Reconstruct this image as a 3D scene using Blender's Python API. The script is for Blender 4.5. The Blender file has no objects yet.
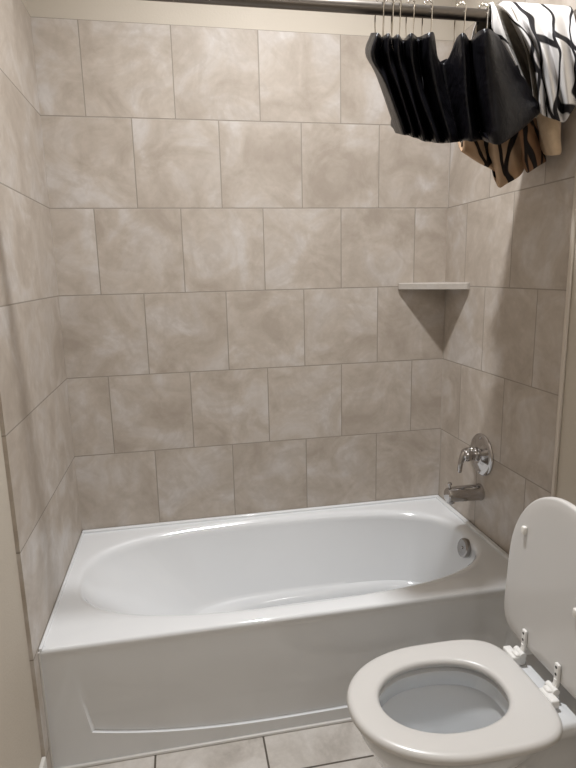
import bpy, bmesh, math, random
from mathutils import Vector, Matrix
random.seed(4)
C = bpy.context.scene.collection
PI = math.pi

# ---------------------------------------------------------------- camera
cam_d = bpy.data.cameras.new('camera')
cam = bpy.data.objects.new('camera', cam_d)
C.objects.link(cam)
cam.location = (0.43355, -2.21107, 1.38926)
cam.rotation_euler = (1.37429, 0.02153, -0.19040)
cam_d.sensor_fit = 'VERTICAL'
cam_d.sensor_height = 24.0
cam_d.lens = 562.64 / 768.0 * 24.0
cam_d.clip_start = 0.02
bpy.context.scene.camera = cam

# ---------------------------------------------------------------- world, lamps, exposure
world = bpy.data.worlds.new('world')
bpy.context.scene.world = world
world.use_nodes = True
world.node_tree.nodes['Background'].inputs[0].default_value = (1.0, 0.95, 0.88, 1)
world.node_tree.nodes['Background'].inputs[1].default_value = 0.05

CEIL = 3.05
def lamp(name, loc, power, radius, col):
    d = bpy.data.lights.new(name, 'POINT')
    d.energy = power; d.shadow_soft_size = radius; d.color = col
    o = bpy.data.objects.new(name, d); C.objects.link(o); o.location = loc
    return o
KEY = (0.84, -0.84, 2.955)
key = bpy.data.lights.new('ceiling_lamp', 'AREA'); key.shape = 'DISK'; key.size = 0.11; key.spread = math.radians(135)
key.energy = 27.0; key.color = (0.985, 0.99, 1.0)
ko = bpy.data.objects.new('ceiling_lamp', key); C.objects.link(ko); ko.location = KEY   # faces straight down
VAN = [(0.92, -2.62, 2.05), (1.14, -2.62, 2.05), (1.36, -2.62, 2.05)]
for v in VAN:
    lamp('vanity_bulb', v, 2.7, 0.045, (0.99, 0.99, 1.0))

vs = bpy.context.scene.view_settings
vs.view_transform = 'Standard'; vs.look = 'None'; vs.gamma = 1.0
vs.use_curve_mapping = False
vs.exposure = 0.0

# ---------------------------------------------------------------- materials
def new_mat(name, col=(.5, .5, .5), rough=.5, metal=0.0, spec=.5, **kw):
    m = bpy.data.materials.new(name); m.use_nodes = True
    b = m.node_tree.nodes['Principled BSDF']
    b.inputs['Base Color'].default_value = (*col, 1)
    b.inputs['Roughness'].default_value = rough
    b.inputs['Metallic'].default_value = metal
    b.inputs['Specular IOR Level'].default_value = spec
    for k, v in kw.items():
        b.inputs[k.replace('_', ' ')].default_value = v
    return m
class N:
    """small node helper"""
    def __init__(s, m): s.t = m.node_tree; s.b = s.t.nodes['Principled BSDF']
    def n(s, typ, **kw):
        x = s.t.nodes.new(typ)
        for k, v in kw.items(): setattr(x, k, v)
        return x
    def l(s, a, b): s.t.links.new(a, b)
    def math(s, op, a, b=None):
        x = s.n('ShaderNodeMath', operation=op)
        for i, v in enumerate((a, b)):
            if v is None: continue
            if isinstance(v, (int, float)): x.inputs[i].default_value = v
            else: s.l(v, x.inputs[i])
        return x.outputs[0]
    def noise(s, vec, scale, detail=4, rough=.55, dist=0.0):
        x = s.n('ShaderNodeTexNoise'); x.inputs['Scale'].default_value = scale
        x.inputs['Detail'].default_value = detail; x.inputs['Roughness'].default_value = rough
        x.inputs['Distortion'].default_value = dist
        if vec is not None: s.l(vec, x.inputs['Vector'])
        return x
    def ramp(s, fac, stops):
        x = s.n('ShaderNodeValToRGB'); e = x.color_ramp.elements
        while len(e) < len(stops): e.new(.5)
        for el, (p, c) in zip(e, stops):
            el.position = p; el.color = (*c, 1)
        s.l(fac, x.inputs[0]); return x.outputs[0]
    def mix(s, fac, a, b, typ='MIX'):
        x = s.n('ShaderNodeMix', data_type='RGBA', blend_type=typ)
        for i, v in ((0, fac), (6, a), (7, b)):
            if isinstance(v, (int, float)): x.inputs[i].default_value = v
            elif isinstance(v, tuple): x.inputs[i].default_value = (*v, 1)
            else: s.l(v, x.inputs[i])
        return x.outputs[2]
    def bump(s, h, strength, dist=.002):
        x = s.n('ShaderNodeBump'); x.inputs['Strength'].default_value = strength
        x.inputs['Distance'].default_value = dist
        s.l(h, x.inputs['Height']); s.l(x.outputs[0], s.b.inputs['Normal'])

TILE = 0.3087
Z1 = 0.7035 - TILE          # height of the lowest full course's lower joint
def tile_mat(name, axis, off, sign, z0, tone, grout, size=TILE, width=None, mortar=.0022, shift=.5, rough=.38):
    """stone-look ceramic tile, running bond; axis = horizontal axis along the wall, off = where a joint falls"""
    m = new_mat(name, rough=rough, spec=.4); h = N(m)
    geo = h.n('ShaderNodeNewGeometry'); sp = h.n('ShaderNodeSeparateXYZ'); h.l(geo.outputs['Position'], sp.inputs[0])
    u = h.math('MULTIPLY', sp.outputs[axis], sign)
    u = h.math('ADD', u, -off + 20 * size)
    v = h.math('ADD', sp.outputs['XYZ'[2] if axis != 'floor' else 1], -z0 + 20 * size)
    cb = h.n('ShaderNodeCombineXYZ'); h.l(u, cb.inputs[0]); h.l(v, cb.inputs[1])
    br = h.n('ShaderNodeTexBrick'); br.offset = shift; br.offset_frequency = 2; br.squash = 1
    h.l(cb.outputs[0], br.inputs['Vector'])
    br.inputs['Color1'].default_value = (0, 0, 0, 1); br.inputs['Color2'].default_value = (1, 1, 1, 1)
    br.inputs['Mortar'].default_value = (.5, .5, .5, 1)
    br.inputs['Scale'].default_value = 1; br.inputs['Mortar Size'].default_value = mortar
    br.inputs['Mortar Smooth'].default_value = .3; br.inputs['Bias'].default_value = 0
    br.inputs['Brick Width'].default_value = width or size; br.inputs['Row Height'].default_value = size
    rnd = br.outputs['Color']
    # each tile takes its own piece of the stone pattern
    sc = h.n('ShaderNodeVectorMath', operation='SCALE'); h.l(rnd, sc.inputs[0]); sc.inputs[3].default_value = 31.0
    ad = h.n('ShaderNodeVectorMath', operation='ADD'); h.l(geo.outputs['Position'], ad.inputs[0]); h.l(sc.outputs[0], ad.inputs[1])
    big = h.noise(ad.outputs[0], 5.5, 5, .58, .9)
    fine = h.noise(ad.outputs[0], 38, 6, .65, .3)
    vein = h.noise(ad.outputs[0], 5, 6, .6, .7)
    c = h.ramp(big.outputs[0], [(.33, tone[0]), (.49, tone[1]), (.66, tone[2])])
    vr = h.ramp(vein.outputs[0], [(.40, (0, 0, 0)), (.47, (1, 1, 1)), (.50, (1, 1, 1)), (.56, (0, 0, 0))])
    c = h.mix(h.math('MULTIPLY', vr, .34), c, tone[3])
    fr = h.ramp(fine.outputs[0], [(.25, (.93, .925, .92)), (.75, (1.05, 1.05, 1.055))])
    c = h.mix(1.0, c, fr, 'MULTIPLY')
    tint = h.ramp(rnd, [(0, (.96, .955, .95)), (1, (1.03, 1.03, 1.03))])
    c = h.mix(1.0, c, tint, 'MULTIPLY')
    c = h.mix(br.outputs['Fac'], c, grout)
    h.l(c, h.b.inputs['Base Color'])
    r = h.math('ADD', h.math('MULTIPLY', br.outputs['Fac'], .4), rough)
    h.l(r, h.b.inputs['Roughness'])
    hgt = h.math('SUBTRACT', h.math('MULTIPLY', fine.outputs[0], .12), br.outputs['Fac'])
    h.bump(hgt, .45, .0018)
    return m
TONE = [(.40, .345, .292), (.49, .433, .375), (.57, .532, .50), (.395, .34, .286)]
GROUT = (.31, .275, .235)
# joints: courses 1, 3, 5 start with half a tile at the left corner of the back wall
M = {}
M['tile_back'] = tile_mat('stone_tile_back', 'X', -0.0045 + TILE / 2, 1, Z1, TONE, GROUT)
M['tile_right'] = tile_mat('stone_tile_right', 'Y', 0.318 + TILE / 2, -1, Z1, TONE, GROUT)
M['tile_left'] = tile_mat('stone_tile_left', 'Y', 0.10, -1, Z1, TONE, GROUT, width=3.0)
FT = [(.40, .365, .33), (.53, .495, .455), (.62, .59, .56), (.47, .42, .37)]
def floor_mat():
    m = new_mat('floor_tile', rough=.42, spec=.4); h = N(m)
    geo = h.n('ShaderNodeNewGeometry'); sp = h.n('ShaderNodeSeparateXYZ'); h.l(geo.outputs['Position'], sp.inputs[0])
    s = .321
    cb = h.n('ShaderNodeCombineXYZ')
    h.l(h.math('ADD', sp.outputs[0], -.609 + 20 * s), cb.inputs[0]); h.l(h.math('ADD', sp.outputs[1], .879 + 20 * s), cb.inputs[1])
    br = h.n('ShaderNodeTexBrick'); br.offset = 0; br.squash = 1
    h.l(cb.outputs[0], br.inputs['Vector'])
    br.inputs['Color1'].default_value = (0, 0, 0, 1); br.inputs['Color2'].default_value = (1, 1, 1, 1)
    br.inputs['Scale'].default_value = 1; br.inputs['Mortar Size'].default_value = .0032
    br.inputs['Mortar Smooth'].default_value = .2; br.inputs['Brick Width'].default_value = s; br.inputs['Row Height'].default_value = s
    sc = h.n('ShaderNodeVectorMath', operation='SCALE'); h.l(br.outputs['Color'], sc.inputs[0]); sc.inputs[3].default_value = 17.0
    ad = h.n('ShaderNodeVectorMath', operation='ADD'); h.l(geo.outputs['Position'], ad.inputs[0]); h.l(sc.outputs[0], ad.inputs[1])
    big = h.noise(ad.outputs[0], 6, 6, .6, 1.0); fine = h.noise(ad.outputs[0], 45, 6, .65, .3)
    c = h.ramp(big.outputs[0], [(.32, FT[0]), (.5, FT[1]), (.7, FT[2])])
    c = h.mix(1.0, c, h.ramp(fine.outputs[0], [(.25, (.90, .89, .88)), (.75, (1.06, 1.06, 1.06))]), 'MULTIPLY')
    c = h.mix(br.outputs['Fac'], c, (.10, .085, .07)); h.l(c, h.b.inputs['Base Color'])
    h.bump(h.math('SUBTRACT', h.math('MULTIPLY', fine.outputs[0], .12), br.outputs['Fac']), .5, .002)
    return m
M['floor'] = floor_mat()
def paint_mat():
    m = new_mat('cream_wall_paint', (.53, .475, .40), .75, spec=.25); h = N(m)
    tc = h.n('ShaderNodeTexCoord'); nz = h.noise(tc.outputs['Object'], 140, 3, .6)
    h.bump(nz.outputs[0], .35, .002)
    b = h.noise(tc.outputs['Object'], 3, 2); h.l(h.ramp(b.outputs[0], [(.3, (.55, .495, .42)), (.7, (.58, .525, .45))]), h.b.inputs['Base Color'])
    return m
M['paint'] = paint_mat()
M['ceiling'] = new_mat('ceiling_paint', (.78, .76, .72), .8)
M['trim'] = new_mat('white_trim_paint', (.72, .70, .66), .4)
M['edge'] = new_mat('tile_edge_trim', (.62, .56, .49), .5)
M['caulk'] = new_mat('white_caulk', (.55, .53, .50), .5)
def glaze(name, col, rough, coat=.6):
    m = new_mat(name, col, rough, Coat_Weight=coat, Coat_Roughness=.03); h = N(m)
    tc = h.n('ShaderNodeTexCoord'); nz = h.noise(tc.outputs['Object'], 6, 3)
    c0 = tuple(x * .985 for x in col)
    h.l(h.ramp(nz.outputs[0], [(.3, c0), (.7, col)]), h.b.inputs['Base Color'])
    return m
M['enamel'] = glaze('white_tub_acrylic', (.77, .785, .80), .09)
M['china'] = glaze('white_china', (.71, .72, .73), .12)
M['seat'] = glaze('white_painted_seat', (.62, .605, .585), .3, .25)
M['plastic'] = new_mat('white_hinge_plastic', (.80, .79, .77), .35)
M['dark'] = new_mat('dark_screw_hole', (.02, .018, .016), .5)
M['rubber'] = new_mat('white_bumper_rubber', (.80, .78, .74), .45)
M['water'] = new_mat('toilet_water', (.85, .92, .97), .02, Transmission_Weight=.9, IOR=1.33)
def chrome(name, col, rough):
    m = new_mat(name, col, rough, 1.0); h = N(m)
    tc = h.n('ShaderNodeTexCoord'); nz = h.noise(tc.outputs['Object'], 30, 4)
    r = h.math('ADD', h.math('MULTIPLY', nz.outputs[0], .08), rough - .03); h.l(r, h.b.inputs['Roughness'])
    return m
M['chrome'] = chrome('polished_chrome', (.52, .505, .50), .09)
M['satin'] = chrome('satin_chrome', (.36, .345, .335), .14)
M['steel'] = chrome('hook_wire_steel', (.78, .75, .70), .16)
M['rod'] = chrome('brushed_dark_nickel', (.20, .18, .16), .38)
M['lever_metal'] = chrome('flush_chrome', (.72, .70, .68), .12)
def cloth(name, col, rough, sheen, scale=900):
    m = new_mat(name, col, rough, spec=.17, Sheen_Weight=sheen, Sheen_Roughness=.4); h = N(m)
    tc = h.n('ShaderNodeTexCoord'); nz = h.noise(tc.outputs['Object'], 14, 5, .6, .6)
    h.l(h.ramp(nz.outputs[0], [(.3, tuple(x * .8 for x in col)), (.7, tuple(x * 1.2 for x in col))]), h.b.inputs['Base Color'])
    h.bump(nz.outputs[0], .5, .016)
    return m
M['black_cloth'] = cloth('black_satin_cloth', (.0045, .004, .006), .38, .0)
def pattern_cloth(name, base, base2, line, scale, thresh):
    """bold dark contour lines drawn over a light cloth (uv: u across, v down)"""
    m = new_mat(name, base, .75, spec=.2); h = N(m)
    uv = h.n('ShaderNodeUVMap'); uv.uv_map = 'UVMap'
    nz = h.noise(uv.outputs[0], 4.0, 2, .5)
    sub = h.n('ShaderNodeVectorMath', operation='SUBTRACT'); h.l(nz.outputs['Color'], sub.inputs[0]); sub.inputs[1].default_value = (.5, .5, .5)
    s2 = h.n('ShaderNodeVectorMath', operation='SCALE'); h.l(sub.outputs[0], s2.inputs[0]); s2.inputs[3].default_value = .22
    ad = h.n('ShaderNodeVectorMath', operation='ADD'); h.l(uv.outputs[0], ad.inputs[0]); h.l(s2.outputs[0], ad.inputs[1])
    mp = h.n('ShaderNodeMapping'); mp.inputs['Scale'].default_value = scale; h.l(ad.outputs[0], mp.inputs[0])
    vo = h.n('ShaderNodeTexVoronoi', feature='DISTANCE_TO_EDGE'); vo.voronoi_dimensions = '2D'; vo.inputs['Scale'].default_value = 1.0
    h.l(mp.outputs[0], vo.inputs['Vector'])
    f = h.ramp(vo.outputs['Distance'], [(thresh, (1, 1, 1)), (thresh + .03, (0, 0, 0))])
    b = h.noise(uv.outputs[0], 7, 3); bc = h.ramp(b.outputs[0], [(.4, base), (.65, base2)])
    h.l(h.mix(f, bc, line), h.b.inputs['Base Color'])
    return m
M['white_print'] = pattern_cloth('white_cloth_with_black_lines', (.74, .72, .71), (.66, .64, .63), (.016, .014, .016), (19, 5.0, 1), .075)
M['tan_print'] = pattern_cloth('tan_cloth_with_black_lines', (.52, .37, .25), (.40, .25, .145), (.014, .010, .009), (8, 6, 1), .075)
M['tan_plain'] = cloth('plain_tan_cloth', (.52, .39, .265), .75, .1)
M['shaded_tan_print'] = pattern_cloth('shaded_tan_cloth_with_black_lines', (.25, .14, .075), (.17, .09, .05), (.012, .009, .008), (17, 6, 1), .10)  # the tan print again, darkened to carry the shade of the deeper fold
M['shaded_lining'] = cloth('shaded_lining_cloth', (.22, .195, .165), .75, .1)  # back side of the curtain, its shade put into the grey-brown
M['glass_shade'] = new_mat('frosted_lamp_glass', (.9, .88, .84), .4, Transmission_Weight=.6)

# ---------------------------------------------------------------- mesh helpers
def mesh_obj(name, verts, faces, mat, parent=None, smooth=True, uvs=None, mats=None, fmats=None, autosmooth=None):
    me = bpy.data.meshes.new(name)
    me.from_pydata([tuple(v) for v in verts], [], faces)
    bm = bmesh.new(); bm.from_mesh(me)
    bmesh.ops.recalc_face_normals(bm, faces=bm.faces)
    bm.to_mesh(me); bm.free()
    for m in (mats or [mat]): me.materials.append(m)
    if fmats:
        for p, i in zip(me.polygons, fmats): p.material_index = i
    if smooth:
        for p in me.polygons: p.use_smooth = True
        if autosmooth: me.set_sharp_from_angle(angle=math.radians(autosmooth))
    if uvs:
        ul = me.uv_layers.new(name='UVMap')
        for lp in me.loops: ul.data[lp.index].uv = uvs[lp.vertex_index]
    o = bpy.data.objects.new(name, me); C.objects.link(o)
    if parent is not None:
        o.parent = parent; o.matrix_parent_inverse = Matrix.Identity(4)
        off = Vector(parent_origin(parent))
        for v in me.vertices: v.co -= off
    return o
def parent_origin(p):
    v = Vector((0, 0, 0))
    while p is not None: v += p.location; p = p.parent
    return v
def thing(name, label, cat, loc=(0, 0, 0), group=None):
    o = bpy.data.objects.new(name, None); C.objects.link(o); o.location = loc
    o.empty_display_size = .05
    return tag(o, label, cat, group)
def tag(o, label, cat, group=None):
    o['label'] = label; o['category'] = cat
    if group: o['group'] = group
    return o
def struct(o, label=None):
    o['kind'] = 'structure'
    if label: o['label'] = label
    return o
class Geo:
    def __init__(s): s.v = []; s.f = []; s.m = []
    def add(s, v, f, mi=0):
        n = len(s.v); s.v += [tuple(x) for x in v]; s.f += [tuple(i + n for i in q) for q in f]; s.m += [mi] * len(f)
    def box(s, x0, x1, y0, y1, z0, z1, mi=0):
        v = [(x, y, z) for x in (x0, x1) for y in (y0, y1) for z in (z0, z1)]
        s.add(v, [(0, 1, 3, 2), (4, 6, 7, 5), (0, 4, 5, 1), (2, 3, 7, 6), (0, 2, 6, 4), (1, 5, 7, 3)], mi)
    def bbox(s, x0, x1, y0, y1, z0, z1, r, mi=0, seg=2, rot=None, piv=None):
        bm = bmesh.new(); bmesh.ops.create_cube(bm, size=1)
        for v in bm.verts:
            v.co = Vector(((x0 + x1) / 2 + v.co.x * (x1 - x0), (y0 + y1) / 2 + v.co.y * (y1 - y0), (z0 + z1) / 2 + v.co.z * (z1 - z0)))
        bmesh.ops.bevel(bm, geom=bm.edges[:], offset=r, segments=seg, affect='EDGES', profile=.5)
        bm.verts.index_update()
        vs_ = [v.co.copy() for v in bm.verts]
        if rot is not None: vs_ = [rot @ (v - Vector(piv)) + Vector(piv) for v in vs_]
        s.add(vs_, [[v.index for v in f.verts] for f in bm.faces], mi); bm.free()
    def rings(s, rings, cap0=False, cap1=False, mi=0, closed=True):
        n = len(rings[0]); v = [p for r in rings for p in r]; f = []
        for i in range(len(rings) - 1):
            for j in range(n if closed else n - 1):
                k = (j + 1) % n
                f.append((i * n + j, i * n + k, (i + 1) * n + k, (i + 1) * n + j))
        if cap0: f.append(tuple(range(n)))
        if cap1: f.append(tuple((len(rings) - 1) * n + j for j in range(n)))
        s.add(v, f, mi)
    def lathe(s, base, axis, prof, n=32, mi=0):
        """prof: (distance along axis, radius)"""
        a = Vector(axis).normalized(); b = Vector(base)
        e = a.orthogonal().normalized(); g = a.cross(e)
        R_ = [[b + a * t + (e * math.cos(2 * PI * j / n) + g * math.sin(2 * PI * j / n)) * max(r, 1e-5) for j in range(n)] for t, r in prof]
        s.rings(R_, prof[0][1] > 1e-4, prof[-1][1] > 1e-4, mi)
    def tube(s, pts, rad, n=10, closed=False, mi=0):
        pts = [Vector(p) for p in pts]; L = len(pts)
        if not hasattr(rad, '__len__'): rad = [rad] * L
        R_ = []; up = None
        for i, p in enumerate(pts):
            if closed: t = pts[(i + 1) % L] - pts[i - 1]
            else: t = pts[min(i + 1, L - 1)] - pts[max(i - 1, 0)]
            t.normalize()
            if up is None: up = t.orthogonal().normalized()
            up = (up - t * up.dot(t)).normalized(); w = t.cross(up)
            R_.append([p + (up * math.cos(2 * PI * j / n) + w * math.sin(2 * PI * j / n)) * rad[i] for j in range(n)])
        if closed: s.rings(R_ + [R_[0]], mi=mi)
        else: s.rings(R_, True, True, mi)
    def ball(s, c, r, n=12, mi=0):
        s.lathe(Vector(c) - Vector((0, 0, r)), (0, 0, 1), [(r - r * math.cos(PI * i / 8), r * math.sin(PI * i / 8)) for i in range(9)], n, mi)
    def make(s, name, mat, parent=None, smooth=True, mats=None, auto=35):
        return mesh_obj(name, s.v, s.f, mat, parent, smooth, mats=mats, fmats=s.m if mats else None, autosmooth=auto)
def cr(pts, n):
    """Catmull-Rom through the points, n samples per span"""
    P = [Vector(p) for p in pts]; P = [2 * P[0] - P[1]] + P + [2 * P[-1] - P[-2]]
    out = []
    for i in range(1, len(P) - 2):
        for k in range(n):
            t = k / n; a, b, c, d = P[i - 1], P[i], P[i + 1], P[i + 2]
            out.append(.5 * ((2 * b) + (c - a) * t + (2 * a - 5 * b + 4 * c - d) * t * t + (3 * b - a - 3 * c + d) * t ** 3))
    out.append(P[-2]); return out
def cloth_sheet(name, cols, mat, parent, nu=6, nv=5, thick=.0018, du=.09, dv=1.0, mats=None, split=None):
    """a cloth sheet lofted through columns of points (each column runs down the cloth)"""
    down = [cr(c, nv) for c in cols]
    rows = []
    for i in range(len(down[0])): rows.append(cr([d[i] for d in down], nu))
    nr, nc = len(rows), len(rows[0])
    v = [p for r in rows for p in r]
    f = [(i * nc + j, i * nc + j + 1, (i + 1) * nc + j + 1, (i + 1) * nc + j) for i in range(nr - 1) for j in range(nc - 1)]
    uv = []
    lens = [0.0]
    mid = nr // 2
    for j in range(1, nc): lens.append(lens[-1] + (rows[mid][j] - rows[mid][j - 1]).length)
    vl = [0.0]
    for i in range(1, nr): vl.append(vl[-1] + (rows[i][nc // 2] - rows[i - 1][nc // 2]).length)
    for i in range(nr):
        for j in range(nc): uv.append((lens[j], vl[i]))
    o = mesh_obj(name, v, f, mat, parent, True, uvs=uv)
    md = o.modifiers.new('thickness', 'SOLIDIFY'); md.thickness = thick; md.offset = 0
    return o
# ---- cloth columns (metres): points down the cloth, one column per fold
BLACK = [
    [(0.964,-0.670,1.994), (0.949,-0.670,1.946), (0.981,-0.670,1.890), (1.034,-0.670,1.760)],
    [(0.937,-0.800,1.944), (0.924,-0.800,1.891), (0.961,-0.800,1.830), (1.007,-0.800,1.724)],
    [(0.987,-0.690,1.978), (0.990,-0.690,1.924), (1.027,-0.690,1.841), (1.063,-0.690,1.748)],
    [(0.962,-0.800,1.945), (0.965,-0.800,1.886), (0.997,-0.800,1.809), (1.031,-0.800,1.718)],
    [(1.014,-0.690,1.977), (1.020,-0.690,1.926), (1.055,-0.690,1.842), (1.091,-0.690,1.741)],
    [(0.987,-0.800,1.944), (0.991,-0.800,1.887), (1.021,-0.800,1.810), (1.060,-0.800,1.710)],
    [(1.044,-0.690,1.974), (1.051,-0.690,1.922), (1.080,-0.690,1.843), (1.126,-0.690,1.734)],
    [(1.020,-0.800,1.948), (1.024,-0.800,1.889), (1.047,-0.800,1.811), (1.095,-0.800,1.707)],
    [(1.085,-0.690,1.983), (1.090,-0.690,1.924), (1.115,-0.690,1.837), (1.164,-0.690,1.731)],
    [(1.068,-0.790,1.954), (1.075,-0.790,1.890), (1.097,-0.790,1.808), (1.135,-0.790,1.710)],
    [(1.093,-0.770,1.961), (1.103,-0.770,1.902), (1.125,-0.770,1.815), (1.159,-0.770,1.716)],
    [(1.110,-0.752,1.922), (1.120,-0.752,1.884), (1.143,-0.752,1.813), (1.174,-0.752,1.720)],
    [(1.130,-0.742,1.905), (1.138,-0.742,1.872), (1.155,-0.742,1.812), (1.183,-0.742,1.723)],
    [(1.142,-0.755,1.915), (1.147,-0.755,1.880), (1.160,-0.755,1.811), (1.186,-0.755,1.722)],
    [(1.145,-0.790,1.947), (1.150,-0.790,1.893), (1.161,-0.790,1.810), (1.179,-0.790,1.716)],
    [(1.148,-0.820,1.947), (1.156,-0.820,1.888), (1.165,-0.820,1.802), (1.182,-0.820,1.707)],
    [(1.227,-0.700,1.979), (1.236,-0.700,1.914), (1.252,-0.700,1.821), (1.274,-0.700,1.738)],
    [(1.176,-0.840,1.945), (1.184,-0.840,1.882), (1.197,-0.840,1.793), (1.218,-0.840,1.701)],
    [(1.182,-0.870,1.939), (1.196,-0.870,1.873), (1.222,-0.870,1.785), (1.235,-0.870,1.693)],
    [(1.232,-0.820,1.949), (1.268,-0.820,1.888), (1.308,-0.820,1.821), (1.330,-0.820,1.751)],
    [(1.275,-0.760,1.967), (1.328,-0.760,1.901), (1.378,-0.760,1.840), (1.407,-0.760,1.799)],
]
WHITE = [
    [(1.263,-0.715,2.056), (1.270,-0.740,1.981), (1.316,-0.760,1.901), (1.395,-0.770,1.797)],
    [(1.263,-0.740,2.048), (1.281,-0.760,1.976), (1.329,-0.790,1.891), (1.386,-0.790,1.801)],
    [(1.280,-0.735,2.051), (1.308,-0.735,2.004), (1.391,-0.710,1.925), (1.432,-0.720,1.831)],
    [(1.288,-0.740,2.049), (1.307,-0.750,2.016), (1.399,-0.720,1.927), (1.423,-0.740,1.810)],
    [(1.303,-0.740,2.048), (1.306,-0.780,2.000), (1.348,-0.810,1.904), (1.384,-0.800,1.776)],
    [(1.325,-0.740,2.045), (1.335,-0.760,2.009), (1.389,-0.770,1.914), (1.429,-0.760,1.780)],
    [(1.351,-0.740,2.053), (1.341,-0.790,1.993), (1.366,-0.830,1.893), (1.412,-0.820,1.758)],
    [(1.382,-0.740,2.055), (1.385,-0.770,2.003), (1.412,-0.790,1.913), (1.464,-0.780,1.764)],
    [(1.419,-0.740,2.057), (1.399,-0.800,1.988), (1.402,-0.840,1.903), (1.443,-0.830,1.770)],
    [(1.457,-0.740,2.059), (1.454,-0.770,2.002), (1.463,-0.790,1.923), (1.499,-0.780,1.809)],
    [(1.492,-0.740,2.061), (1.471,-0.790,1.996), (1.459,-0.830,1.920), (1.491,-0.820,1.812)],
]
TANA = [
    [(1.280,-0.565,1.872), (1.287,-0.565,1.776), (1.288,-0.565,1.748), (1.286,-0.565,1.734)],
    [(1.298,-0.590,1.865), (1.309,-0.590,1.762), (1.321,-0.590,1.724), (1.328,-0.590,1.699)],
    [(1.346,-0.560,1.875), (1.359,-0.560,1.750), (1.381,-0.560,1.708), (1.396,-0.560,1.680)],
    [(1.352,-0.595,1.871), (1.372,-0.595,1.729), (1.388,-0.595,1.679), (1.394,-0.595,1.631)],
    [(1.395,-0.575,1.878), (1.413,-0.575,1.734), (1.426,-0.575,1.683), (1.432,-0.575,1.643)],
    [(1.412,-0.600,1.880), (1.430,-0.600,1.743), (1.446,-0.600,1.696), (1.458,-0.600,1.662)],
    [(1.462,-0.570,1.898), (1.480,-0.570,1.770), (1.489,-0.570,1.736), (1.495,-0.570,1.696)],
]
TANB = [
    [(1.404,-0.660,1.797), (1.414,-0.660,1.744), (1.430,-0.660,1.696), (1.445,-0.660,1.660)],
    [(1.410,-0.690,1.795), (1.422,-0.690,1.743), (1.437,-0.690,1.706), (1.449,-0.690,1.669)],
    [(1.467,-0.650,1.806), (1.480,-0.650,1.761), (1.495,-0.650,1.726), (1.507,-0.650,1.693)],
]
TANC = [
    [(1.429,-0.700,1.813), (1.441,-0.700,1.778), (1.456,-0.700,1.736), (1.471,-0.700,1.702)],
    [(1.436,-0.735,1.809), (1.448,-0.735,1.769), (1.460,-0.735,1.729), (1.472,-0.735,1.694)],
    [(1.469,-0.735,1.810), (1.478,-0.735,1.770), (1.487,-0.735,1.734), (1.493,-0.735,1.698)],
    [(1.515,-0.700,1.821), (1.521,-0.700,1.785), (1.531,-0.700,1.743), (1.533,-0.700,1.716)],
]
# ================================================================ THE ROOM
W = 1.524; YB = -2.75
g = Geo(); g.box(-.15, W + .15, .008, .12, 0, CEIL, 0); g.box(0, W, 0, .008, .30, 2.247, 1)
struct(g.make('wall_back', None, smooth=False, mats=[M['paint'], M['tile_back']]))
g = Geo(); g.box(-.12, -.010, YB, .008, 0, CEIL, 0); g.box(-.010, 0, -.784, .008, 0, 2.247, 1)
struct(g.make('wall_left', None, smooth=False, mats=[M['paint'], M['tile_left']]))
g = Geo(); g.box(W + .009, W + .12, YB, .008, 0, CEIL, 0); g.box(W, W + .009, -.757, .008, 0, 2.247, 1)
struct(g.make('wall_right', None, smooth=False, mats=[M['paint'], M['tile_right']]))
g = Geo(); g.box(-.12, W + .12, YB - .1, YB, 0, CEIL); struct(g.make('wall_front', M['paint'], smooth=False))
g = Geo(); g.box(-.12, W + .12, YB - .1, .12, -.08, 0); struct(g.make('floor', M['floor'], smooth=False))
g = Geo(); g.box(-.12, W + .12, YB - .1, .12, CEIL, CEIL + .08); struct(g.make('ceiling', M['ceiling'], smooth=False))
g = Geo(); g.bbox(W - .001, W + .0088, -.770, -.7572, 0.0, 2.252, .003); struct(g.make('trim_1', M['edge']))
g = Geo(); g.bbox(-.0098, .002, YB, -.7845, 0, .098, .003); struct(g.make('baseboard_left', M['trim']))
g = Geo(); g.bbox(W - .003, W + .0088, YB, -.772, 0, .098, .003); struct(g.make('baseboard_right', M['trim']))
g = Geo(); g.tube([(0.0, -.7385, .003), (W, -.7385, .003)], .006, 8); struct(g.make('trim_2', M['caulk']))
g = Geo(); g.tube([(0.001, -.7385, .0), (0.001, -.7385, .385)], .0045, 8); struct(g.make('trim_3', M['caulk']))

# ================================================================ BATHTUB
tub = thing('bathtub', 'glossy white alcove bathtub between the tiled walls', 'bathtub', (W / 2, -.37, 0))
HZ = .389; FY = -.737
def superr(th, a, b, n):
    return (abs(math.cos(th) / a) ** n + abs(math.sin(th) / b) ** n) ** (-1.0 / n)
CX, CY = .766, -.351
ths = [2 * PI * i / 144 for i in range(144)]
for cx, cy in ((0.002, -.002), (W - .002, -.002), (0.002, FY), (W - .002, FY)):
    ths.append(math.atan2(cy - CY, cx - CX) % (2 * PI))
ths = sorted(ths)
def rect_pt(th, x0, x1, y0, y1, z):
    c, s = math.cos(th), math.sin(th); t = 1e9
    if c > 1e-9: t = min(t, (x1 - CX) / c)
    if c < -1e-9: t = min(t, (x0 - CX) / c)
    if s > 1e-9: t = min(t, (y1 - CY) / s)
    if s < -1e-9: t = min(t, (y0 - CY) / s)
    return Vector((CX + c * t, CY + s * t, z))
def ell(xl, xr, y0, y1, n, z):
    cx, cy, a, b = (xl + xr) / 2, (y0 + y1) / 2, (xr - xl) / 2, (y1 - y0) / 2
    return [Vector((cx + math.cos(t) * superr(t, a, b, n), cy + math.sin(t) * superr(t, a, b, n), z)) for t in ths]
R_ = []
def rect_ring(ins, yf, z): return [rect_pt(t, .002 + ins, W - .002 - ins, yf, -.002 - ins, z) for t in ths]
R_.append(rect_ring(0, FY + .006, HZ - .045))
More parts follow.
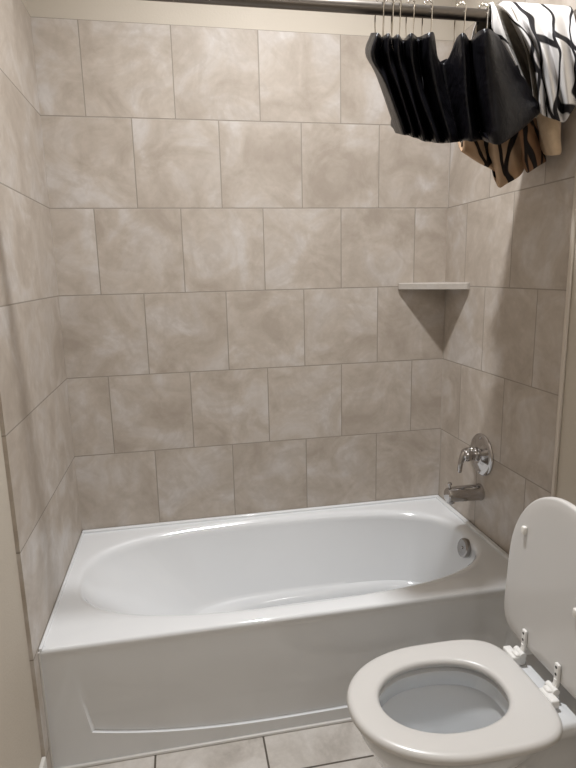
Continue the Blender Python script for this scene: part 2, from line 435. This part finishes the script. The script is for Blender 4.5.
R_.append(rect_ring(0, FY, HZ - .012)); R_.append(rect_ring(0, FY + .0015, HZ - .005)); R_.append(rect_ring(0, FY + .005, HZ - .001))
R_.append(rect_ring(0, FY + .010, HZ))
def lerp(a, b, t): return a + (b - a) * t
TOP = (.040, 1.486, -.682, -.040); BOT = (.47, 1.385, -.59, -.165)
for ins, dz in ((-.012, 0), (0, -.0005), (.010, -.003), (.018, -.009), (.024, -.018)):
    R_.append(ell(TOP[0] + ins, TOP[1] - ins, TOP[2] + ins, TOP[3] - ins, 2.75, HZ + dz))
T2 = (.064, 1.462, -.658, -.064)
NS = 26
for i in range(1, NS + 1):
    s = i / NS
    if s < .72: q = s / .72; gx = .80 * q; z = lerp(HZ - .018, .105, q)
    else:
        q = (s - .72) / .28 * PI / 2; gx = .80 + .22 * math.sin(q) ** 1.2 * 1.0 + .06 * (1 - math.cos(q)); z = .105 - .04 * (1 - math.cos(q)) - .0 * q
    # the lounging end is scooped, the drain end is steep
    gl = gx ** 1.15
    R_.append(ell(lerp(T2[0], BOT[0], gl), lerp(T2[1], BOT[1], gx ** 1.5), lerp(T2[2], BOT[2], gx ** 1.2), lerp(T2[3], BOT[3], gx ** 1.2), lerp(2.75, 3.8, gx), z))
last = R_[-1]; cx = sum(p.x for p in last) / len(last); cy = sum(p.y for p in last) / len(last)
for k in (.85, .6, .3, .03):
    R_.append([Vector((cx + (p.x - cx) * k, cy + (p.y - cy) * k, .065 - .004 * (1 - k))) for p in last])
g = Geo(); g.rings(R_, False, True)
g.make('basin', M['enamel'], tub, auto=50)
# wall flange: low raised bead where the rim meets the tile
g = Geo()
g.bbox(.002, W - .002, -.020, -.001, HZ - .01, HZ + .009, .004, seg=3)
g.bbox(W - .020, W - .001, FY + .012, -.018, HZ - .01, HZ + .009, .004, seg=3)
g.bbox(.001, .010, FY + .001, -.018, HZ - .01, HZ + .005, .002, seg=3)
g.make('wall_flange', M['enamel'], tub)
# apron with a shallow recessed panel whose lower edge steps out
XL0, XR0 = .118, 1.406
def zb(x): t = (x - W / 2) / .64; return .046 + .058 * min(1.3, abs(t)) ** 2.6
def xl(z): return .118 - (z - .10) * .185
ZTOP = HZ - .030
zs = [0, .25, .5, .75, .93, 1.0]; up = [.004, .012, .05, .12, .25, .4, .6, .8, 1.0]
xcols = [0, .3, .6, .85, 1.0]
nx = 64
v = []; cols = []
for i in range(5): cols.append(('L', [0, .35, .7, .9, 1.0][i]))
cols.append(('M', .006))
for i in range(1, nx): cols.append(('M', i / nx))
cols.append(('M', .994))
for i in range(5): cols.append(('R', [1.0, .9, .7, .35, 0][i]))
for kind, t in cols:
    colpts = []
    for r in range(len(zs) + len(up)):
        def xat(z):
            a = xl(z); b = W - xl(z)
            if kind == 'L': return .002 + (a - .002) * t
            if kind == 'M': return a + (b - a) * t
            return (W - .002) - (W - .002 - b) * t
        x = xat(.15)
        for _ in range(4):
            zl = zb(min(max(x, XL0), XR0))
            z = zl * zs[r] if r < len(zs) else zl + (ZTOP - zl) * up[r - len(zs)]
            x = xat(z)
        dep = 0.0
        if r >= len(zs) and kind == 'M':
            hh = (z - zl) / (ZTOP - zl)
            dep = .0095 * max(0, 1 - hh / .62) ** 1.0 if r > len(zs) else .0095
        colpts.append(Vector((x, FY + .001 + dep + .004 * (z / ZTOP) * 0, z)))
    v.append(colpts)
g = Geo(); g.rings(v, closed=False); g.rings([[p for p in [c[-1] for c in v]], [Vector((c[-1].x, FY + .0035, HZ - .008)) for c in v]], closed=False)
ap = g.make('apron', M['enamel'], tub, auto=28)
# overflow plate and floor drain
ov = Geo()
OC = Vector((1.4445, -.385, .343)); OA = Vector((-.97, 0, .24)).normalized()
ov.lathe(OC - OA * .012, OA, [(0, .036), (.010, .037), (.016, .0355), (.019, .031), (.020, .024), (.0185, .020), (.0185, .006), (.021, .0055), (.022, .001)], 36)
ov.make('overflow_plate', M['satin'], tub)
dr = Geo(); dr.lathe((1.22, -.365, .061), (0, 0, 1), [(0, .034), (.005, .034), (.008, .030), (.008, .022), (.013, .020), (.017, .012), (.018, .001)], 28)
dr.make('floor_drain', M['chrome'], tub)

# ================================================================ TOILET
YT = -1.157
toi = thing('toilet', 'white two-piece toilet with its lid open beside the bathtub', 'toilet', (1.10, YT, 0))
def egg(xf, xr, c, b, nf, nr, z, n=96):
    """closed outline: pointed towards -x (front), flatter at the back"""
    out = []
    for i in range(n):
        t = 2 * PI * i / n; a, nn = ((xr - c), nr) if math.cos(t) > 0 else ((c - xf), nf)
        r = (abs(math.cos(t) / a) ** nn + abs(math.sin(t) / b) ** nn) ** (-1 / nn)
        out.append(Vector((c + math.cos(t) * r, YT + math.sin(t) * r, z)))
    return out
def bowl_ring(xf, c, b, wb, xr, z, n=96):
    out = []
    for i in range(n):
        t = 2 * PI * i / n
        if math.cos(t) <= 0:
            r = (abs(math.cos(t) / (c - xf)) ** 2.1 + abs(math.sin(t) / b) ** 2.1) ** (-1 / 2.1)
            out.append(Vector((c + math.cos(t) * r, YT + math.sin(t) * r, z)))
        else:
            a = xr - c; r = (abs(math.cos(t) / a) ** 6 + abs(math.sin(t) / b) ** 6) ** (-1 / 6)
            x = c + math.cos(t) * r; q = min(1, max(0, (x - c) / (.22 * a / .36))); q = q * q * (3 - 2 * q)
            out.append(Vector((x, YT + math.sin(t) * r * lerp(1, wb / b, q), z)))
    return out
RT = .398
rg = [bowl_ring(.785, 1.0, .166, .118, 1.352, RT - .004), bowl_ring(.779, 1.0, .171, .121, 1.356, RT - .012),
      bowl_ring(.780, 1.0, .170, .120, 1.356, RT - .035), bowl_ring(.790, 1.0, .163, .098, 1.352, RT - .055),
      bowl_ring(.806, 1.0, .152, .074, 1.350, .310), bowl_ring(.838, 1.01, .130, .066, 1.348, .250), bowl_ring(.885, 1.03, .108, .070, 1.348, .180),
      bowl_ring(.925, 1.05, .100, .088, 1.352, .110), bowl_ring(.940, 1.05, .103, .104, 1.360, .050), bowl_ring(.932, 1.05, .110, .112, 1.368, .015), bowl_ring(.930, 1.05, .112, .114, 1.370, 0)]
inner = [egg(.823, 1.142, .985, .118, 2.1, 2.4, RT - .004), egg(.829, 1.136, .985, .112, 2.1, 2.4, RT - .008), egg(.830, 1.135, .985, .111, 2.1, 2.4, RT - .045),
         egg(.822, 1.143, .985, .118, 2.1, 2.4, RT - .052), egg(.830, 1.136, .985, .111, 2.1, 2.3, .325), egg(.848, 1.126, .99, .099, 2.1, 2.2, .275),
         egg(.882, 1.110, 1.0, .084, 2.1, 2.1, .215), egg(.92, 1.09, 1.01, .064, 2, 2, .175), egg(.955, 1.06, 1.01, .040, 2, 2, .15), egg(.99, 1.03, 1.01, .014, 2, 2, .145)]
g = Geo(); top0 = bowl_ring(.790, 1.0, .161, .114, 1.347, RT)
g.rings(rg[::-1] + [top0] + [egg(.817, 1.148, .985, .124, 2.1, 2.4, RT)] + inner, True, True)
bowl = g.make('bowl', M['china'], toi, auto=50)
g = Geo(); w_ = egg(.886, 1.107, 1.0, .081, 2.1, 2.1, .212); g.rings([w_, [Vector((1.0, YT, .2121)) + (p - Vector((1.0, YT, .212))) * .02 for p in w_]], False, True)
g.make('water', M['water'], toi)
# seat ring
SO = lambda ins, z: egg(.757 + ins, 1.211 - ins, 1.0, .1785 - ins, 2.12, 4.2, z)
SI = lambda ins, z: egg(.831 - ins, 1.130 + ins, .98, .1075 + ins, 2.05, 2.3, z)
st = .426; sb = .404
sr = [SO(.004, sb), SO(0, sb + .004), SO(0, sb + .012), SO(.003, st - .004), SO(.008, st - .001), SO(.015, st)]
for k in (.3, .6):
    a, b = SO(.015, st), SI(.013, st); sr.append([p.lerp(q, k) + Vector((0, 0, .0012)) for p, q in zip(a, b)])
sr += [SI(.013, st), SI(.007, st - .001), SI(.003, st - .004), SI(0, st - .010), SI(.001, sb + .003), SI(.005, sb)]
g = Geo(); g.rings(sr + [sr[0]]); g.make('seat', M['seat'], toi, auto=60)
# lid, standing open
LZ0, LL = .442, .421; LX0, LX1 = 1.246, 1.266
def lid_outline(ins, d):
    pts = []
    n = 100
    for i in range(n):
        t = 2 * PI * i / n; c = .195
        a, nn = ((LL - c), 2.08) if math.cos(t) > 0 else (c, 8)
        a -= ins; b = .192 - ins
        r = (abs(math.cos(t) / a) ** nn + abs(math.sin(t) / b) ** nn) ** (-1 / nn)
        h = c + math.cos(t) * r; y = math.sin(t) * r
        k = h / LL; pts.append(Vector((lerp(LX0, LX1, k) + d, YT + .003 + y, LZ0 + h)))
    return pts
lr = [lid_outline(.03, 0), lid_outline(.006, 0), lid_outline(.002, .0015), lid_outline(0, .005), lid_outline(0, .012), lid_outline(.003, .016), lid_outline(.010, .018), lid_outline(.03, .0185)]
g = Geo(); g.rings(lr, True, True); lid = g.make('lid', M['seat'], toi, auto=40)
for by, bz in ((-1.024, .737), (-1.233, .640)):
    g = Geo(); bx = lerp(LX0, LX1, (bz - LZ0) / LL)
    g.bbox(bx - .010, bx + .001, by - .007, by + .007, bz - .011, bz + .011, .004, seg=3)
    g.make('lid_bumper', M['rubber'], lid)
# hinges
for hy, sg in ((-1.072, 1), (-1.200, -1)):
    g = Geo()
    ya, yb = sorted((hy - sg * .012, hy + sg * .036))
    g.bbox(1.206, 1.228, ya, yb, .404, .426, .004, seg=3)
    g.bbox(1.214, 1.244, hy - .011, hy + .011, RT - .002, .432, .005, seg=3)
    g.tube([(1.232, hy - .016, .428), (1.232, hy + .016, .428)], .0085, 14)
    hinge = g.make('hinge', M['plastic'], toi)
    g = Geo()
    g.tube([(1.236, hy, .428), (1.243, hy, .440), (1.243, hy, .452)], [.0075, .0075, .0072], 12)
    g.bbox(1.2385, 1.2468, hy - .0075, hy + .0075,   .440, .491, .003, seg=3)
    g.make('lid_strap', M['plastic'], hinge)
    for sz in (.464, .482):
        s_ = Geo(); s_.lathe((1.2388, hy, sz), (-1, 0, 0), [(0, .0036), (.0008, .0034), (.001, .001)], 14); s_.make('screw', M['dark'], hinge)
# tank against the wall
g = Geo()
def rr(x0, x1, y0, y1, r, z, n=8):
    out = []
    for cx_, cy_, a0 in ((x1 - r, y1 - r, 0), (x0 + r, y1 - r, PI / 2), (x0 + r, y0 + r, PI), (x1 - r, y0 + r, 1.5 * PI)):
        for i in range(n + 1): out.append(Vector((cx_ + r * math.cos(a0 + PI / 2 * i / n), cy_ + r * math.sin(a0 + PI / 2 * i / n), z)))
    return out
TXB = 1.518
g.rings([rr(1.345, TXB, YT - .165, YT + .165, .03, RT + .003), rr(1.338, TXB, YT - .178, YT + .178, .03, RT + .02), rr(1.330, TXB, YT - .190, YT + .190, .03, .55), rr(1.325, TXB, YT - .196, YT + .196, .03, .712)], True, True)
tank = g.make('tank', M['china'], toi, auto=40)
g = Geo()
g.rings([rr(1.316, TXB, YT - .203, YT + .203, .03, .713), rr(1.314, TXB, YT - .205, YT + .205, .03, .718), rr(1.314, TXB, YT - .205, YT + .205, .03, .738), rr(1.318, TXB - .003, YT - .201, YT + .201, .028, .746), rr(1.330, TXB - .01, YT - .19, YT + .19, .02, .749)], True, True)
g.make('tank_lid', M['china'], toi, auto=50)
g = Geo(); g.lathe((1.329, YT - .145, .665), (-1, 0, 0), [(0, .012), (.008, .012), (.012, .009)], 18)
g.tube([(1.313, YT - .145, .665), (1.309, YT - .12, .664), (1.309, YT - .085, .660)], [.006, .0055, .007], 10)
g.make('flush_lever', M['lever_metal'], tank)

# ================================================================ CORNER SHELF
g = Geo()
A = [Vector((W - .0005, -.0005, 0)), Vector((W - .0005, -.207, 0)), Vector((W - .012, -.2075, 0)), Vector((W - .2075, -.012, 0)), Vector((W - .207, -.0005, 0))]
def shelf_ring(ins, z):
    c = Vector((W - .06, -.06, 0)); out = []
    for i, p in enumerate(A):
        q = p.copy()
        if i in (1, 2, 3, 4):
            d = Vector((1, 1, 0)).normalized(); 
            if i in (2, 3): q += Vector((1, 1, 0)).normalized() * ins * Vector((1, 1, 0)).normalized().dot(Vector((.7071, .7071, 0)))
        q.z = z; out.append(q)
    return out
g.rings([shelf_ring(.002, 1.309), shelf_ring(0, 1.311), shelf_ring(0, 1.332), shelf_ring(.003, 1.335)], True, True)
tag(g.make('corner_shelf', tile_mat('shelf_stone', 'X', 5.1, 1, 5.1, [(.40, .37, .33), (.46, .425, .385), (.50, .47, .44), (.41, .37, .33)], GROUT, size=10), None, smooth=False), 'small triangular stone shelf set in the tiled corner', 'shelf')

# ================================================================ VALVE AND SPOUT
YV = -.352
val = thing('shower_valve', 'round chrome shower valve with a drooping lever on the tiled wall', 'valve', (W, YV, .698))
g = Geo(); g.lathe((W - .0005, YV, .698), (-1, 0, 0), [(0, .080), (.004, .080), (.008, .077), (.0105, .070), (.012, .060), (.016, .045), (.020, .034), (.022, .030)], 48)
g.make('escutcheon', M['chrome'], val)
g = Geo(); g.lathe((W - .020, YV, .702), (-1, 0, 0), [(0, .027), (.014, .027), (.018, .024), (.030, .0235), (.040, .026), (.050, .0255), (.058, .021), (.062, .012), (.063, .001)], 32)
g.make('hub', M['chrome'], val)
g = Geo()
lv = cr([(W - .050, YV, .716), (W - .066, YV, .714), (W - .080, YV - .001, .698), (W - .088, YV - .002, .672), (W - .091, YV - .002, .642)], 6)
g.tube(lv, [lerp(.017, .0085, (i / (len(lv) - 1)) ** .7) for i in range(len(lv))], 14)
g.ball(lv[-1], .0085)
g.make('lever', M['chrome'], val)
for sz in (.632, .764):
    g = Geo(); g.ball((W - .010, YV, sz), .006); g.make('screw', M['chrome'], val)
sp = thing('tub_spout', 'chrome tub spout with a pull knob above the tub rim', 'spout', (W, YV, .548))
g = Geo()
prof = [(0, .033, .0), (.004, .034, 0), (.012, .032, 0), (.05, .031, .001), (.09, .0305, .001), (.124, .030, 0), (.135, .0285, -.001), (.1395, .024, -.002), (.1405, .015, -.003)]
rgs = []
for t, r, dz in prof:
    rgs.append([Vector((W - .0005 - t, YV + r * .95 * math.cos(2 * PI * j / 32), .548 + dz + r * math.sin(2 * PI * j / 32) * (1.0 if math.sin(2 * PI * j / 32) > 0 else .98))) for j in range(32)])
g.rings(rgs, True, True); g.make('spout_body', M['chrome'], sp)
g = Geo(); g.lathe((W - .122, YV, .515), (0, 0, 1), [(0, .014), (.003, .017), (.018, .019)], 20); g.make('outlet', M['chrome'], sp)
g = Geo(); g.lathe((W - .128, YV, .575), (0, 0, 1), [(0, .0045), (.012, .0045), (.014, .008), (.019, .0085), (.023, .006), (.024, .001)], 18); g.make('diverter_knob', M['chrome'], sp)

# ================================================================ CURTAIN ROD AND HOOKS
RY, RZ, RR = -.72, 2.031, .0145
rod = thing('curtain_rod', 'dark metal shower curtain rod spanning the tub alcove', 'curtain rod', (W / 2, RY, RZ))
g = Geo(); g.lathe((.004, RY, RZ), (1, 0, 0), [(0, RR), (W - .008, RR)], 28); g.make('tube', M['rod'], rod)
for x0, d in ((.0005, 1), (W - .0005, -1)):
    g = Geo(); g.lathe((x0, RY, RZ), (d, 0, 0), [(0, .030), (.006, .030), (.010, .026), (.022, .0185), (.030, .0165)], 28); g.make('end_cap', M['rod'], rod)
hook_xs = [.968, .992, 1.012, 1.050, 1.096, 1.186, 1.248]
hook_tilt = [20, 24, 20, 14, 22, 24, 26]
HL = ['leftmost wire curtain hook at the outer edge of the black curtain',
      'wire curtain hook second from the left on the rod',
      'wire curtain hook third from the left on the rod',
      'wire curtain hook standing alone left of the middle of the black curtain',
      'wire curtain hook left of the sagging dip in the black curtain',
      'wire curtain hook right of the sagging dip in the black curtain',
      'tilted wire curtain hook beside the white patterned curtain']
def make_hook():
    root = thing('curtain_hook', HL[0], 'curtain hook', (0, 0, 0), 'wire hooks holding the black curtain on the rod')
    pts = []
    for a in range(-30, 211, 15):      # over the rod
        t = math.radians(a); pts.append((0, .0185 * math.cos(t), .004 + .0185 * math.sin(t)))
    pts += [(0, -.016, -.030), (0, -.014, -.065), (0, -.010, -.088), (0, 0, -.097), (0, .010, -.088), (0, .014, -.065), (0, .0165, -.030)]
    g = Geo(); g.tube(cr(pts + [pts[0]], 2)[:-1], .0017, 8, True); g.make('wire', M['steel'], root)
    for a in (35, 62, 90, 118, 145):
        t = math.radians(a); b = Geo(); b.ball((0, .0185 * math.cos(t), .004 + .0185 * math.sin(t)), .0038, 10); b.make('roller_ball', M['steel'], root)
    return root
h0 = make_hook(); kids = list(h0.children)
for i, (x, ti) in enumerate(zip(hook_xs, hook_tilt)):
    if i == 0: r = h0
    else:
        r = h0.copy(); C.objects.link(r); r['label'] = HL[i]
        for k in kids:
            c = k.copy(); C.objects.link(c); c.parent = r
    r.location = (x, RY, RZ + .002); r.rotation_euler = (0, 0, math.radians(ti))

# ================================================================ CURTAINS
bc = thing('shower_curtain', 'black satin shower curtain bunched in pleats and hooked up on the rod', 'curtain', (1.15, RY, RZ))
cols = []
for i, c in enumerate(BLACK):
    c = [Vector(p) for p in c]
    b = c[-1]
    # the cloth turns up behind; its hidden top is raised to block ceiling-lamp light
    tail = [b + Vector((.006, .030, .012)), b + Vector((.016, .075, .035)), b + Vector((.030, .085, .090)), b + Vector((.030, .085, .165)), Vector((b.x + .028, max(b.y + .05, -.66), 1.99 if i >= 16 else min(1.97, c[0].z - .03)))]
    if i >= 15:
        for k, yy in ((2, -.625), (3, -.598), (4, -.612)): tail[k].y = max(tail[k].y, yy - (.012 if i % 2 else 0))  # unseen back folds pushed out to keep lamp light off the right wall
    if i >= len(BLACK) - 2: tail = [b + Vector((-.004, .020, -.006)), b + Vector((-.010, .05, .004)), b + Vector((-.02, .075, .05)), b + Vector((-.035, .080, .09)), Vector((b.x - .06, -.650, 2.0))]
    cols.append(c + tail)
cloth_sheet('pleated_cloth', cols, M['black_cloth'], bc, nu=6, nv=5)

pc = thing('patterned_shower_curtain', 'white curtain with black line pattern and tan lining thrown over the rod end', 'curtain', (1.40, RY, RZ))
cols = []
for i, c in enumerate(WHITE):
    c = [Vector(p) for p in c]
    x = c[0].x; hi = .008 if i >= 4 else 0.0
    back = [Vector((x + .03, -.545, 1.74)), Vector((x + .02, -.568, 1.90)), Vector((x, -.650, 2.026 + hi)), Vector((x, -.712, 2.053 + hi))]
    c[0] = Vector((x, -.739, 2.047 + hi)) if i else Vector((x, -.736, 2.049))
    cols.append(back + c)
for c in cols:
    for p in c: p.x = min(p.x, W - .014)
def shifted(c, dx, dy): return [p + Vector((dx, dy if k > 5 else 0, 0)) for k, p in enumerate(c)]
cloth_sheet('draped_cloth', [shifted(cols[3], .002, .012)] + cols[4:], M['white_print'], pc, nu=6, nv=5)
E0, E1 = shifted(cols[0], .004, .024), shifted(cols[1], .004, .024)
cloth_sheet('edge_fold', [shifted(E0, -.004, .012), E0, [a.lerp(b, .5) + Vector((0, -.006, 0)) for a, b in zip(E0, E1)], E1, shifted(E1, .006, .014)], M['white_print'], pc, nu=6, nv=5)
cloth_sheet('inner_lining', [shifted(cols[1], .004, .03), shifted(cols[2], 0, .012), shifted(cols[3], 0, .0), shifted(cols[3], .008, -.016), shifted(cols[4], .006, .035)], M['shaded_lining'], pc, nu=6, nv=5)
def loops(name, tab, mat, curl=.03):
    cols = []
    for c in tab:
        c = [Vector((min(p[0], W - .012), p[1], p[2])) for p in c]; b = c[-1]
        cols.append(c + [b + Vector((.002, .012, .001)), b + Vector((.0, .030, .030)), b + Vector((-.004, .034, .075))])
    for c in cols:
        for p in c: p.x = min(p.x, W - .012)
    return cloth_sheet(name, cols, mat, pc, nu=6, nv=5, thick=.0022)
loops('lining_fold', TANA, M['tan_print'])
loops('lining_fold', TANB, M['shaded_tan_print'])
loops('lining_cuff', TANC, M['tan_plain'])

# ================================================================ LAMPS (outside the frame)
cl = thing('ceiling_light', 'round ceiling light on the ceiling above the tub edge', 'ceiling light', (KEY[0], KEY[1], CEIL))
g = Geo(); g.lathe((KEY[0], KEY[1], CEIL - .001), (0, 0, -1), [(0, .10), (.02, .10), (.03, .085), (.03, .02)], 32); g.make('base', M['trim'], cl)
vl = thing('vanity_light', 'three-bulb vanity light bar on the wall facing the tub', 'wall light', (1.14, YB, 2.05))
g = Geo(); g.bbox(.80, 1.48, YB, YB + .03, 2.01, 2.09, .006); g.make('bar', M['chrome'], vl)
for v in VAN:
    g = Geo(); g.tube([(v[0], YB + .03, v[2]), (v[0], v[1] - .075, v[2])], .012, 12); g.lathe((v[0], v[1] - .075, v[2]), (0, 1, 0), [(0, .022), (.02, .022), (.022, .018)], 20)
    g.make('socket', M['chrome'], vl)
